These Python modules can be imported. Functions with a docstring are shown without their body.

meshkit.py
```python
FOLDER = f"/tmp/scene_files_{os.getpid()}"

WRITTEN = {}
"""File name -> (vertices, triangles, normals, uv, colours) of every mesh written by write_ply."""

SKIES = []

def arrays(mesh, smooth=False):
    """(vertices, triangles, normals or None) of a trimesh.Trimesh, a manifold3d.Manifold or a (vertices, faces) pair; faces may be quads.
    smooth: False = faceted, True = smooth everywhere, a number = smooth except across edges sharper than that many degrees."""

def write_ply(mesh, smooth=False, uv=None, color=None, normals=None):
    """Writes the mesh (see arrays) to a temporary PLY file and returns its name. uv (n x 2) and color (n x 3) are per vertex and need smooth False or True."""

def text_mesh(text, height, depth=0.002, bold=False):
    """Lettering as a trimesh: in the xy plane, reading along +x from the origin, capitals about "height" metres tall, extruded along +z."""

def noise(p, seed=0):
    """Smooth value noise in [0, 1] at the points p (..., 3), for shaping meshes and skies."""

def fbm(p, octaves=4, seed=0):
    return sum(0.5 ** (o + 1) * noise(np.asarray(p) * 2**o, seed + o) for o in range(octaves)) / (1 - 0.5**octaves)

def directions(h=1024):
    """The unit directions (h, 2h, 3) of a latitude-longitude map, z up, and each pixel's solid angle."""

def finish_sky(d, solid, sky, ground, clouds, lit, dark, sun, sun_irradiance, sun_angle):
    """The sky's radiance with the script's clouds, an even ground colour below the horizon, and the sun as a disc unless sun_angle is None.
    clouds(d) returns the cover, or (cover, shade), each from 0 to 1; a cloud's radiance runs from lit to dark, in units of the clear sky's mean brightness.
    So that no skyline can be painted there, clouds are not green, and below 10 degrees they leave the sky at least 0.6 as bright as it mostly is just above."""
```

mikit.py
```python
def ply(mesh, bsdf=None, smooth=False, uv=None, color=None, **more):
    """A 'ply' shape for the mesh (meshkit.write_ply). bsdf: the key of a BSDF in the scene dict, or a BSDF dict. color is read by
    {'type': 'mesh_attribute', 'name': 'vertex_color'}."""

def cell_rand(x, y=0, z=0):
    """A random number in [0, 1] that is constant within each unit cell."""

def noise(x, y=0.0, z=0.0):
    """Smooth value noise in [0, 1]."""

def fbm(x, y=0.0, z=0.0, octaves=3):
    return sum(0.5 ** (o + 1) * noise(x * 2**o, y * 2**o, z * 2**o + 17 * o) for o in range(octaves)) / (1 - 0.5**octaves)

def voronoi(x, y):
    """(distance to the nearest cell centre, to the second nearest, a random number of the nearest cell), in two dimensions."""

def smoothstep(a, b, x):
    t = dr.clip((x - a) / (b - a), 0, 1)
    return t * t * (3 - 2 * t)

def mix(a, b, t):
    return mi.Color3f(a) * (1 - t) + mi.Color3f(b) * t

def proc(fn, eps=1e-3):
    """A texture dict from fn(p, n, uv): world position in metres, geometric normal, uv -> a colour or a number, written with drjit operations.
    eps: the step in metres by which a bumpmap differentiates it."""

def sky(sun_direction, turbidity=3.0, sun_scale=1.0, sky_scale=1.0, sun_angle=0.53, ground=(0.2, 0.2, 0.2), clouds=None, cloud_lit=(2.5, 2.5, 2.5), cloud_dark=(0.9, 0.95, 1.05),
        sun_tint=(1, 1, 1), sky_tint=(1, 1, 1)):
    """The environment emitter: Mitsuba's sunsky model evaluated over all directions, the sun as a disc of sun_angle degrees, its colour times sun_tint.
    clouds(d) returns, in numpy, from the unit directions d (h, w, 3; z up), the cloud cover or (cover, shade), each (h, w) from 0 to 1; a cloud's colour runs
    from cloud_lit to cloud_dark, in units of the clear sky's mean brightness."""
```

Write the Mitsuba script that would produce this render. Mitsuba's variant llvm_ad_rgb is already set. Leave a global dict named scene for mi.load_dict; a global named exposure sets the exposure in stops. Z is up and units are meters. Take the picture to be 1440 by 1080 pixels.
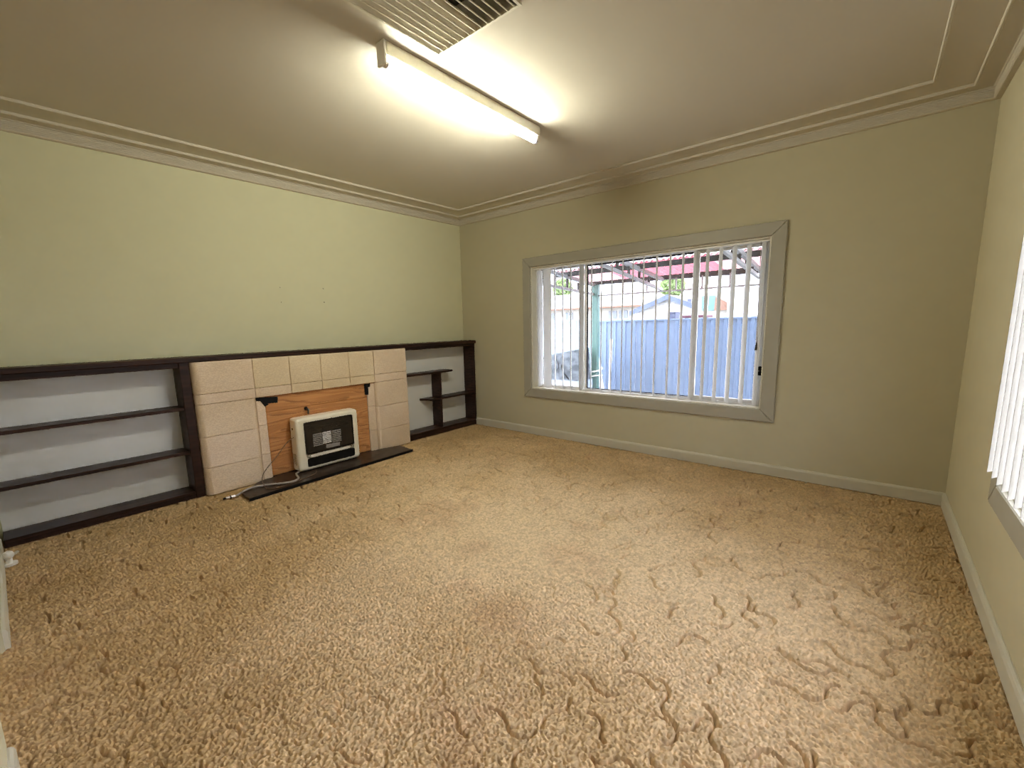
import math, random
import numpy as np, trimesh, mitsuba as mi, drjit as dr
import manifold3d as m3
from shapely.geometry import Polygon, box as sbox
from scipy.spatial import cKDTree
import mikit, meshkit
from mikit import noise, fbm, voronoi, smoothstep, mix, cell_rand

T = mi.ScalarTransform4f
random.seed(7)
scene, labels = {}, {}

# ---------------------------------------------------------------- camera, sky, lamp strength, exposure
EYE = 1.25
YAW, PITCH, ROLL, FOCAL, CX, CY = 0.710968, 0.154902, -0.025092, 610.482, 701.37, 552.51
_fw = np.array([-math.sin(YAW) * math.cos(PITCH), math.cos(YAW) * math.cos(PITCH), -math.sin(PITCH)])
_r0 = np.array([math.cos(YAW), math.sin(YAW), 0.0])
_u0 = np.cross(_r0, _fw)
_up = -_r0 * math.sin(ROLL) + _u0 * math.cos(ROLL)
scene['camera'] = {
    'type': 'perspective', 'fov': math.degrees(2 * math.atan(720 / FOCAL)), 'fov_axis': 'x', 'near_clip': 0.02, 'far_clip': 500.0,
    'principal_point_offset_x': (720 - CX) / 1440, 'principal_point_offset_y': (540 - CY) / 1080,
    'to_world': T().look_at(origin=[0, 0, EYE], target=[float(_fw[0]), float(_fw[1]), EYE + float(_fw[2])], up=_up.tolist())}


def cloud_cover(d):
    q = d * np.array([2.0, 2.0, 5.0])
    return 0.72 + 0.28 * meshkit.fbm(q, 4, 3), 0.5 * meshkit.fbm(q * 1.7 + 9, 3, 5)


SUN = [-0.35, 0.35, 0.87]
scene['sky'] = mikit.sky(SUN, turbidity=4.0, sun_scale=0.0, sky_scale=44.0, ground=(0.30, 0.30, 0.30), clouds=cloud_cover,
                         cloud_lit=(1.55, 1.6, 1.75), cloud_dark=(1.0, 1.06, 1.2), sky_tint=(1.0, 1.0, 1.05))
LAMP = (90.0, 89.0, 75.0)
exposure = 0.9

# ---------------------------------------------------------------- room measures (metres; camera at the origin, back wall across +y)
XL, YB, XR, YN, HC = -3.982, 3.958, 0.446, -0.12, 2.554
SK = 0.01394
_k = math.hypot(1, SK)
OL = np.array([XL, YB, 0.0])
ML = np.eye(4)                     # the fireplace wall's own frame: s along it from the far corner, d out of it, z up
ML[:3, 0] = [-SK / _k, -1 / _k, 0]
ML[:3, 1] = [1 / _k, -SK / _k, 0]
ML[:3, 3] = OL


def L(mesh):
    m = mesh.copy()
    m.apply_transform(ML)
    return m


# ---------------------------------------------------------------- mesh helpers
def tm(man):
    m = man.to_mesh()
    return trimesh.Trimesh(m.vert_properties[:, :3], m.tri_verts, process=False)


def hull(pts):
    return tm(m3.Manifold.hull_points(np.asarray(pts, float)))


def cbox(x0, x1, y0, y1, z0, z1, c=0.002):
    """A box with chamfered edges."""
    if c <= 0:
        b = trimesh.creation.box((x1 - x0, y1 - y0, z1 - z0))
        b.apply_translation([(x0 + x1) / 2, (y0 + y1) / 2, (z0 + z1) / 2])
        return b
    c = min(c, 0.45 * min(x1 - x0, y1 - y0, z1 - z0))
    pts = []
    for x, sx in ((x0, 1), (x1, -1)):
        for y, sy in ((y0, 1), (y1, -1)):
            for z, sz in ((z0, 1), (z1, -1)):
                pts += [(x, y + sy * c, z + sz * c), (x + sx * c, y, z + sz * c), (x + sx * c, y + sy * c, z)]
    return hull(pts)


def rbox(x0, x1, y0, y1, z0, z1, r, n=16):
    """A box with round edges."""
    s = m3.Manifold.sphere(r, n)
    return tm(m3.Manifold.batch_hull([s.translate([x, y, z]) for x in (x0 + r, x1 - r) for y in (y0 + r, y1 - r) for z in (z0 + r, z1 - r)]))


def extr(poly, h, z0=0.0):
    """A shapely polygon extruded along z from z0."""
    m = trimesh.creation.extrude_polygon(poly, h, engine='earcut')
    m.apply_translation([0, 0, z0])
    return m


def swap(mesh, cols):
    """Axes permuted and signed: cols = the three world vectors of local x, y, z."""
    m = mesh.copy()
    M = np.eye(4)
    M[:3, :3] = np.array(cols, float).T
    m.apply_transform(M)
    if np.linalg.det(M[:3, :3]) < 0:
        pass
    return m


def tube(points, r, sides=10, sub=6):
    """A round tube through the points, smoothed."""
    p = np.asarray(points, float)
    if sub > 1 and len(p) > 2:
        from scipy.interpolate import CubicSpline
        t = np.r_[0, np.cumsum(np.linalg.norm(np.diff(p, axis=0), axis=1))]
        p = CubicSpline(t, p)(np.linspace(0, t[-1], sub * len(p)))
    t = np.gradient(p, axis=0)
    t /= np.linalg.norm(t, axis=1, keepdims=True) + 1e-12
    a = np.cross(t[0], [0.31, 0.2, 0.93])
    ring, v = np.arange(sides) * 2 * np.pi / sides, []
    for q, d in zip(p, t):
        a = a - d * (a @ d)
        a /= np.linalg.norm(a)
        b = np.cross(d, a)
        v.append(q + r * (np.cos(ring)[:, None] * a + np.sin(ring)[:, None] * b))
    v = np.vstack(v + [p[:1], p[-1:]])
    f, n = [], len(p)
    for i in range(n - 1):
        for j in range(sides):
            k = (j + 1) % sides
            f += [(i * sides + j, i * sides + k, (i + 1) * sides + k), (i * sides + j, (i + 1) * sides + k, (i + 1) * sides + j)]
    for j in range(sides):
        k = (j + 1) % sides
        f += [(n * sides, k, j), (n * sides + 1, (n - 1) * sides + j, (n - 1) * sides + k)]
    return trimesh.Trimesh(v, f, process=False)


def rod(a, b, r, sides=12):
    return tube([a, b], r, sides, 1)


def bar(a, b, w, h):
    """A rectangular bar from a to b, w wide sideways and h high."""
    a, b = np.asarray(a, float), np.asarray(b, float)
    d = (b - a) / np.linalg.norm(b - a)
    side = np.cross(d, [0, 0, 1.0])
    if np.linalg.norm(side) < 1e-6:
        side = np.array([1.0, 0, 0])
    side /= np.linalg.norm(side)
    up = np.cross(side, d)
    return hull([p + i * side * w / 2 + j * up * h / 2 for p in (a, b) for i in (-1, 1) for j in (-1, 1)])


def cat(*ms):
    return trimesh.util.concatenate(list(ms))


_count = {}


def key_for(name, parent=None):
    base = f'{parent}__{name}' if parent else name
    n = _count.get(base, 0)
    _count[base] = n + 1
    return base if n == 0 else f'{base}_{n:03d}'


def part(name, mesh, bsdf, parent, smooth=False, label=None, **kw):
    k = key_for(name, parent)
    scene[k] = mikit.ply(mesh, bsdf, smooth, **kw)
    if label:
        labels[k] = {'label': label}
    return k


def shared(name, shape, parent, label=None):
    k = key_for(name, parent)
    scene[k] = shape
    if label:
        labels[k] = {'label': label}
    return k


def thing(name, label, cat_, group=None):
    k = key_for(name)
    labels[k] = {'label': label, 'category': cat_}
    if group:
        labels[k]['group'] = group
    return k


def solo(name, mesh, bsdf, label, cat_, smooth=False, group=None, **kw):
    k = thing(name, label, cat_, group)
    scene[k] = mikit.ply(mesh, bsdf, smooth, **kw)
    return k


def struct(name, mesh, bsdf, label=None, smooth=False, **kw):
    scene[name] = mikit.ply(mesh, bsdf, smooth, **kw)
    labels[name] = {'kind': 'structure'}
    if label:
        labels[name]['label'] = label
    return name


# ---------------------------------------------------------------- materials
def mat(key, color, rough=0.5, spec=0.3, metallic=0.0, bump=None, bump_scale=1.0, two=True, **kw):
    base = color if isinstance(color, dict) else {'type': 'rgb', 'value': list(color)}
    b = {'type': 'principled', 'base_color': base, 'roughness': rough, 'specular': spec, **kw}
    if metallic:
        b['metallic'] = metallic
    if bump is not None:
        b = {'type': 'bumpmap', 'arbitrary': bump, 'scale': bump_scale, 'bsdf': b}
    scene[key] = {'type': 'twosided', 'bsdf': b} if two else b
    return key


def P(fn, eps=1e-3):
    return mikit.proc(fn, eps)


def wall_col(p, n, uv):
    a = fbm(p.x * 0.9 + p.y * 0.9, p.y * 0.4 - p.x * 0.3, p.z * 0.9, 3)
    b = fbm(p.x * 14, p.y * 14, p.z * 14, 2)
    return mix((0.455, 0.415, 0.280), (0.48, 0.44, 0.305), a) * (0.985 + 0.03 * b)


def wall_green(p, n, uv):
    a = fbm(p.x * 0.9 + p.y * 0.9, p.y * 0.4 - p.x * 0.3, p.z * 0.9, 3)
    b = fbm(p.x * 14, p.y * 14, p.z * 14, 2)
    return mix((0.585, 0.570, 0.385), (0.615, 0.600, 0.415), a) * (0.985 + 0.03 * b)


def wall_bump(p, n, uv):
    return fbm(p.x * 90, p.y * 90, p.z * 90, 2) * 0.0006 + fbm(p.x * 5, p.y * 5, p.z * 5, 2) * 0.004


def ceil_col(p, n, uv):
    a = fbm(p.x * 1.1, p.y * 1.1, p.z, 3)
    return mix((0.52, 0.475, 0.385), (0.545, 0.50, 0.41), a)


def carpet_col(p, n, uv):
    blot = fbm(p.x * 2.6 + 3, p.y * 2.6 + 7, 0.3, 4)
    fine = fbm(p.x * 95, p.y * 95, 0.0, 2)
    mid = fbm(p.x * 11, p.y * 11, 2.0, 3)
    c = mix((0.40, 0.268, 0.130), (0.52, 0.368, 0.202), smoothstep(0.2, 0.8, blot * 0.75 + mid * 0.25))
    # trodden middle of the room: lamp light painted in as a paler uneven patch
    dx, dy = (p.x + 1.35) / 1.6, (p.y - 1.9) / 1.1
    lit_patch = smoothstep(1.45, 0.25, dr.sqrt(dx * dx + dy * dy) + 0.9 * (fbm(p.x * 1.7, p.y * 1.7, 9.0, 3) - 0.5))
    c = mix(c, mi.Color3f(0.70, 0.555, 0.380), lit_patch * 0.70)
    stain = smoothstep(0.66, 0.8, fbm(p.x * 3.1 + 11, p.y * 3.1 + 1, 5.0, 3))
    c = mix(c, mi.Color3f(0.40, 0.23, 0.13), stain * 0.25)
    return c * (0.70 + 0.60 * fine)


def wood_dark(p, n, uv):
    g = fbm(p.x * 22, p.y * 3.0, p.z * 60, 3)
    return mix((0.012, 0.005, 0.0035), (0.036, 0.014, 0.008), smoothstep(0.3, 0.8, g))


def wood_cover(p, n, uv):
    w = fbm(p.y * 1.6, p.z * 7.0, 0.0, 3)
    g = fbm(p.y * 3.0 + w * 1.2, p.z * 75.0 + w * 8.0, 1.0, 3)
    q = 0.5 + 0.5 * dr.sin(p.z * 150 + w * 34 + p.y * 3.0)
    c = mix((0.40, 0.170, 0.055), (0.52, 0.245, 0.090), smoothstep(0.25, 0.75, g))
    return mix(c, mi.Color3f(0.27, 0.105, 0.032), smoothstep(0.72, 1.0, q * g * 1.7) * 0.8)


def block_fn(a, b):
    def fn(p, n, uv):
        s = fbm(p.x * 120, p.y * 120, p.z * 120, 2)
        m = fbm(p.x * 4, p.y * 4, p.z * 4, 3)
        return mix(a, b, smoothstep(0.25, 0.8, 0.6 * s + 0.4 * m))
    return fn


mat('m_wall', P(wall_col), 0.75, 0.2, bump=P(wall_bump, 2e-3), bump_scale=1.0)
mat('m_wall_green', P(wall_green), 0.75, 0.2, bump=P(wall_bump, 2e-3), bump_scale=1.0)
mat('m_ceiling', P(ceil_col), 0.8, 0.15)
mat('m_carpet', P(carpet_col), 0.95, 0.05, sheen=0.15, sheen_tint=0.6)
mat('m_dark', P(wood_dark), 0.40, 0.18)
mat('m_panel', (0.66, 0.66, 0.645), 0.6, 0.25)
mat('m_cover', P(wood_cover), 0.5, 0.35)
mat('m_block', P(block_fn((0.60, 0.465, 0.335), (0.74, 0.60, 0.455))), 0.6, 0.25)
mat('m_block_b', P(block_fn((0.60, 0.475, 0.315), (0.73, 0.605, 0.425))), 0.6, 0.25)
mat('m_block_c', P(block_fn((0.63, 0.49, 0.37), (0.76, 0.62, 0.49))), 0.6, 0.25)
mat('m_mortar', (0.30, 0.20, 0.12), 0.9, 0.1)
mat('m_hearth', P(lambda p, n, uv: mix((0.014, 0.008, 0.006), (0.038, 0.021, 0.014), fbm(p.x * 18, p.y * 18, p.z, 3))), 0.32, 0.22)
mat('m_tape', (0.006, 0.006, 0.0065), 0.55, 0.12)
mat('m_black', (0.005, 0.005, 0.0055), 0.4, 0.12)
mat('m_blackgloss', (0.004, 0.004, 0.0045), 0.2, 0.2)
mat('m_enamel', (0.82, 0.785, 0.69), 0.28, 0.5, clearcoat=0.4, clearcoat_gloss=0.8)
mat('m_whitebar', (0.80, 0.79, 0.76), 0.35, 0.5)
mat('m_ceramic', (0.20, 0.19, 0.19), 0.7, 0.3)
mat('m_ceramic_pale', (0.66, 0.66, 0.70), 0.7, 0.3)
mat('m_slot', (0.24, 0.17, 0.08), 0.6, 0.3)
mat('m_hose', (0.30, 0.265, 0.235), 0.5, 0.4)
mat('m_cord', (0.13, 0.08, 0.05), 0.5, 0.3)
mat('m_chrome', (0.80, 0.80, 0.82), 0.18, 0.5, metallic=1.0)
mat('m_trim', (0.53, 0.50, 0.40), 0.5, 0.35)
mat('m_architrave', P(lambda p, n, uv: mix((0.315, 0.295, 0.235), (0.36, 0.34, 0.275), fbm(p.x * 9, p.y * 9, p.z * 9, 3))), 0.5, 0.35)
mat('m_reveal', (0.72, 0.69, 0.60), 0.5, 0.35)
mat('m_alu', (0.74, 0.73, 0.70), 0.35, 0.5)
mat('m_gasket', (0.015, 0.016, 0.02), 0.6, 0.3)
mat('m_door', (0.72, 0.68, 0.58), 0.45, 0.4)
mat('m_lampbody', (0.72, 0.68, 0.55), 0.4, 0.4)
mat('m_blade', (0.60, 0.56, 0.44), 0.55, 0.35)
mat('m_duct', (0.06, 0.055, 0.05), 0.6, 0.4)
mat('m_hole', (0.05, 0.045, 0.03), 0.9, 0.1)
mat('m_whiteplastic', (0.80, 0.79, 0.75), 0.4, 0.4)
scene['m_heaterglass'] = {'type': 'thindielectric', 'int_ior': 1.22}
scene['m_glass'] = {'type': 'thindielectric', 'int_ior': 1.5}
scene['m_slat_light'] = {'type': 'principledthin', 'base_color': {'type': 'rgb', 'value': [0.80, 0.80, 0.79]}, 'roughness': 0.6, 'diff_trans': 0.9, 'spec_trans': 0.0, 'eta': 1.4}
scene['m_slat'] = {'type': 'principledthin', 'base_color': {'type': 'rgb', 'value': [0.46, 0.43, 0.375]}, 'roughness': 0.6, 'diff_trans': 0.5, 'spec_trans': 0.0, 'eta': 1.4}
# outdoors
mat('m_fence', (0.105, 0.15, 0.235), 0.45, 0.4)
mat('m_fence_pale', (0.20, 0.29, 0.37), 0.45, 0.4)
mat('m_green', (0.055, 0.13, 0.11), 0.5, 0.4)
mat('m_steel', (0.26, 0.265, 0.26), 0.5, 0.4)
mat('m_gutter', (0.035, 0.031, 0.027), 0.6, 0.3)
mat('m_concrete', P(lambda p, n, uv: mix((0.16, 0.15, 0.135), (0.24, 0.23, 0.21), fbm(p.x * 3, p.y * 3, 0.0, 3))), 0.9, 0.1)
mat('m_housewhite', (0.42, 0.42, 0.42), 0.7, 0.2)
mat('m_housecream', (0.38, 0.355, 0.31), 0.7, 0.2)
mat('m_bigwhite', (0.45, 0.46, 0.47), 0.7, 0.2)
mat('m_barge', (0.055, 0.07, 0.115), 0.5, 0.3)
mat('m_roofpale', (0.30, 0.295, 0.29), 0.6, 0.3)
mat('m_terracotta', (0.14, 0.075, 0.05), 0.7, 0.2)
mat('m_windowgrey', (0.10, 0.115, 0.135), 0.3, 0.5)
mat('m_teal', (0.055, 0.135, 0.145), 0.35, 0.5)
mat('m_trunk', (0.22, 0.16, 0.11), 0.9, 0.1)
mat('m_cover_grey', P(lambda p, n, uv: mix((0.02, 0.028, 0.036), (0.09, 0.105, 0.12), smoothstep(0.3, 0.7, fbm(p.x * 14, p.y * 14, p.z * 14, 3)))), 0.6, 0.3)
mat('m_paleboard', (0.22, 0.27, 0.33), 0.5, 0.3)
mat('m_bin', (0.035, 0.042, 0.075), 0.5, 0.4)
mat('m_maroon', (0.06, 0.02, 0.03), 0.6, 0.3)
mat('m_brick_brown', (0.50, 0.30, 0.17), 0.8, 0.2)
scene['m_leaf'] = {'type': 'principledthin', 'base_color': {'type': 'rgb', 'value': [0.20, 0.27, 0.11]}, 'roughness': 0.6, 'diff_trans': 0.9, 'spec_trans': 0.0, 'eta': 1.4}
for _n, _c in (('red', (0.29, 0.085, 0.10)), ('pink', (0.30, 0.17, 0.17)), ('white', (0.21, 0.20, 0.205)), ('lavender', (0.16, 0.15, 0.17))):
    scene['m_sheet_' + _n] = {'type': 'principledthin', 'base_color': {'type': 'rgb', 'value': list(_c)}, 'roughness': 0.5, 'diff_trans': 1.1, 'spec_trans': 0.0, 'eta': 1.4}

# ---------------------------------------------------------------- the room shell
LEN = YB - YN                                    # room depth


def plate(poly, y0, y1):
    """A polygon drawn in (x, z) as a slab between y0 and y1."""
    return swap(extr(poly, y1 - y0), [(1, 0, 0), (0, 0, 1), (0, -1, 0)]).apply_translation([0, y1, 0])


def plate_x(poly, x0, x1):
    """A polygon drawn in (y, z) as a slab between x0 and x1."""
    return swap(extr(poly, x1 - x0), [(0, 1, 0), (0, 0, 1), (1, 0, 0)]).apply_translation([x0, 0, 0])


TOP = HC + 0.14
WX0, WX1, WZ0, WZ1 = -2.905, -0.640, 0.530, 1.866          # back window opening
VY0, VY1, VZ0, VZ1 = 0.02, 2.56, 0.560, 2.00               # right window opening
DX0, DX1, DZ1 = -2.56, -1.80, 2.05                         # door opening in the near wall
wl = struct('wall_left', L(cbox(-0.25, LEN + 0.3, -0.2, 0, -0.05, TOP, 0)), 'm_wall_green', 'pale green cream painted wall above the fireplace and bookcases')
wb = struct('wall_back', plate(sbox(-3.98, -0.05, XR, TOP).difference(sbox(WX0, WZ0, WX1, WZ1)), YB, YB + 0.16), 'm_wall', 'cream painted wall around the wide window')
wr = struct('wall_right', plate_x(sbox(YN - 0.2, -0.05, YB + 0.16, TOP).difference(sbox(VY0, VZ0, VY1, VZ1)), XR, XR + 0.16), 'm_wall', 'cream painted wall at the right with the white blinds')
wn = struct('wall_near', plate(Polygon([(-4.04, -0.05), (DX0, -0.05), (DX0, DZ1), (DX1, DZ1), (DX1, -0.05), (XR, -0.05), (XR, TOP), (-4.04, TOP)]), YN - 0.16, YN), 'm_wall', 'cream painted wall beside the camera')
for s, z in ((2.219, 1.626), (1.823, 1.633), (2.222, 1.498), (1.824, 1.507)):
    c = trimesh.creation.cylinder(0.0045, 0.006, sections=10)
    c.apply_transform(trimesh.transformations.rotation_matrix(math.pi / 2, [1, 0, 0]))
    c.apply_translation([s, 0.0, z])
    part('nail_hole', L(c), 'm_hole', wl)

# ceiling with the hole for the air vent
VX0, VX1, VV0, VV1 = -1.715, -1.205, 1.09, 1.605
cp = sbox(-4.25, YN - 0.16, XR + 0.16, YB + 0.16).difference(sbox(VX0 + 0.012, VV0 + 0.012, VX1 - 0.012, VV1 - 0.012))
struct('ceiling', extr(cp, 0.14, HC), 'm_ceiling', 'cream plaster ceiling')

# cornice: a stepped plaster profile mitred round the room (distance from wall, height)
inner = Polygon([(XL, YB), (XR, YB), (XR, YN), (XL - SK * (YB - YN), YN)])
prof = [(0.0, 2.462), (0.026, 2.462)]
for i in range(5):
    z = 2.464 + i * 0.0115
    prof += [(0.030, z + 0.001), (0.033, z + 0.0035), (0.033, z + 0.0075), (0.030, z + 0.010), (0.0275, z + 0.0105)]
prof += [(0.036, 2.5225), (0.040, 2.5265), (0.044, 2.5275), (0.112, 2.529), (0.114, 2.525), (0.122, 2.525), (0.126, 2.530), (0.126, 2.5415),
         (0.292, 2.5425), (0.294, 2.538), (0.303, 2.538), (0.307, 2.543), (0.307, HC), (0.0, HC)]


def inset(poly, d):
    pts = np.array(poly.exterior.coords)[:-1]
    if Polygon(pts).exterior.is_ccw:
        pts = pts[::-1]
    n = len(pts)
    dirs = [(pts[(i + 1) % n] - pts[i]) / np.linalg.norm(pts[(i + 1) % n] - pts[i]) for i in range(n)]
    out = []
    for i in range(n):
        a, b = dirs[i - 1], dirs[i]
        na, nb = np.array([a[1], -a[0]]), np.array([b[1], -b[0]])
        A = np.array([na, nb])
        out.append(np.linalg.solve(A, [na @ pts[i] + d, nb @ pts[i] + d]))
    return np.array(out)


corners = [inset(inner, d) for d, z in prof]


def run(i, j):
    """The profile along the side from corner i to corner j, closed at its ends."""
    v = [(*corners[k][c], prof[k][1]) for c in (i, j) for k in range(len(prof))]
    n, f = len(prof), []
    for k in range(n):
        l = (k + 1) % n
        f += [(k, l, n + l), (k, n + l, n + k)]
    m = trimesh.Trimesh(v, f, process=False)
    import mapbox_earcut
    cap = mapbox_earcut.triangulate_float64(np.array(prof, float), np.array([n], np.uint32)).reshape(-1, 3)
    m2 = trimesh.Trimesh(v, np.vstack([f, cap, np.array([(n + a, n + c, n + b) for a, b, c in cap])]), process=False)
    m2.fix_normals()
    return m2


for idx, (i, j) in enumerate(((3, 0), (0, 1), (1, 2), (2, 3))):
    struct(f'trim_{idx + 1}', run(i, j), 'm_ceiling', ['stepped plaster cornice above the fireplace wall', 'stepped plaster cornice above the window wall', 'stepped plaster cornice above the right wall', 'stepped plaster cornice above the near wall'][idx])

# skirting boards
sk = [(0, 0), (0.016, 0), (0.016, 0.070), (0.012, 0.082), (0.004, 0.088), (0, 0.088)]


def skirting(a, b, nrm):
    """The skirting profile from a to b (x, y), standing out along nrm."""
    a, b, nrm = np.array(a), np.array(b), np.array(nrm)
    return hull([(*(p + nrm * d), z) for p in (a, b) for d, z in sk])


struct('baseboard_back', skirting((XL + 0.02, YB), (XR, YB), (0, -1)), 'm_trim', 'cream painted skirting board under the window')
struct('baseboard_right', skirting((XR, YB), (XR, YN), (-1, 0)), 'm_trim', 'cream painted skirting board along the right wall')
struct('baseboard_near', cat(skirting((-3.82, YN), (DX0 - 0.008, YN), (0, 1)), skirting((DX1 + 0.01, YN), (XR, YN), (0, 1))), 'm_trim', 'cream painted skirting board along the near wall')

# the door in the near wall
d1 = struct('door_1', cbox(DX0, DX1, YN - 0.12, YN - 0.08, 0.005, DZ1, 0.003), 'm_door', 'white door beside the camera')
part('door_handle', rod((DX1 - 0.07, YN - 0.08, 1.0), (DX1 - 0.07, YN - 0.03, 1.0), 0.02), 'm_chrome', d1, True)

# ---------------------------------------------------------------- carpet: pile, tufts and carved scallops as real relief
def carpet():
    xs = np.r_[np.arange(-4.06, -2.0, 0.0065), np.arange(-2.0, XR + 0.01, 0.0029)]
    ys = np.r_[np.arange(YN - 0.09, 1.8, 0.0029), np.arange(1.8, YB + 0.01, 0.0065)]
    X, Y = np.meshgrid(xs, ys)
    rng, pts = np.random.default_rng(11), []
    cell = 0.165
    for cx in np.arange(-4.1, 0.6, cell):
        for cy in np.arange(-0.3, 4.1, cell):
            if rng.random() < 0.10:
                continue
            p = np.array([cx, cy]) + rng.uniform(0.1, 0.9, 2) * cell
            a, sgn = rng.normal(0.5, 0.9), rng.choice([-1, 1])
            for k in range(rng.integers(2, 4)):
                r, ang = rng.uniform(0.030, 0.066), rng.uniform(1.1, 2.5)
                n = max(4, int(r * ang / 0.003))
                for _ in range(n):
                    a += sgn * ang / n
                    p = p + 0.003 * np.array([math.cos(a), math.sin(a)])
                    pts.append((p[0], p[1], rng.normal(0, .0006)))
                sgn = -sgn
    pts = np.array(pts)
    G = np.stack([X.ravel(), Y.ravel()], 1)
    dist = cKDTree(pts[:, :2]).query(G, distance_upper_bound=0.03)[0]
    dist = np.where(np.isfinite(dist), dist, 0.03)
    q = np.stack([X.ravel(), Y.ravel(), np.zeros(X.size)], 1)
    worn = meshkit.fbm(q * 1.3 + 4, 3, 2)                       # the carving is trodden flat towards the middle of the room
    mid = np.exp(-(((G[:, 0] + 1.55) / 0.95) ** 2 + ((G[:, 1] - 1.2) / 1.5) ** 2))
    amp = np.clip(1.2 - 1.2 * mid - 0.6 * (worn - 0.4), 0.08, 1.05)
    groove = np.clip(1.25 - dist / 0.0058, 0, 1) ** 0.8 * 0.026
    tuft = meshkit.fbm(q * np.array([165, 165, 1]), 2, 5)
    flat = np.exp(-(((G[:, 0] + 1.5) / 1.4) ** 2 + ((G[:, 1] - 1.95) / 0.95) ** 2))
    tuft = np.clip((tuft - 0.22) / 0.40, 0, 1)
    swell = meshkit.fbm(q * 14, 3, 8)
    z = -groove * amp - (1 - tuft) * 0.0130 * (1 - 0.6 * flat) - (1 - swell) * 0.004
    z -= z.max()
    ny, nx = X.shape
    i = np.arange(ny * nx).reshape(ny, nx)
    f = np.vstack([np.stack([i[:-1, :-1], i[:-1, 1:], i[1:, 1:]], -1).reshape(-1, 3), np.stack([i[:-1, :-1], i[1:, 1:], i[1:, :-1]], -1).reshape(-1, 3)])
    return trimesh.Trimesh(np.stack([X.ravel(), Y.ravel(), z], 1), f, process=False)


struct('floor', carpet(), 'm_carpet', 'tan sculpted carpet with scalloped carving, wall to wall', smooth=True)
struct('floor_slab', cbox(-4.3, XR + 0.16, YN - 0.3, YB + 0.16, -0.25, -0.09, 0), 'm_concrete')

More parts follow.
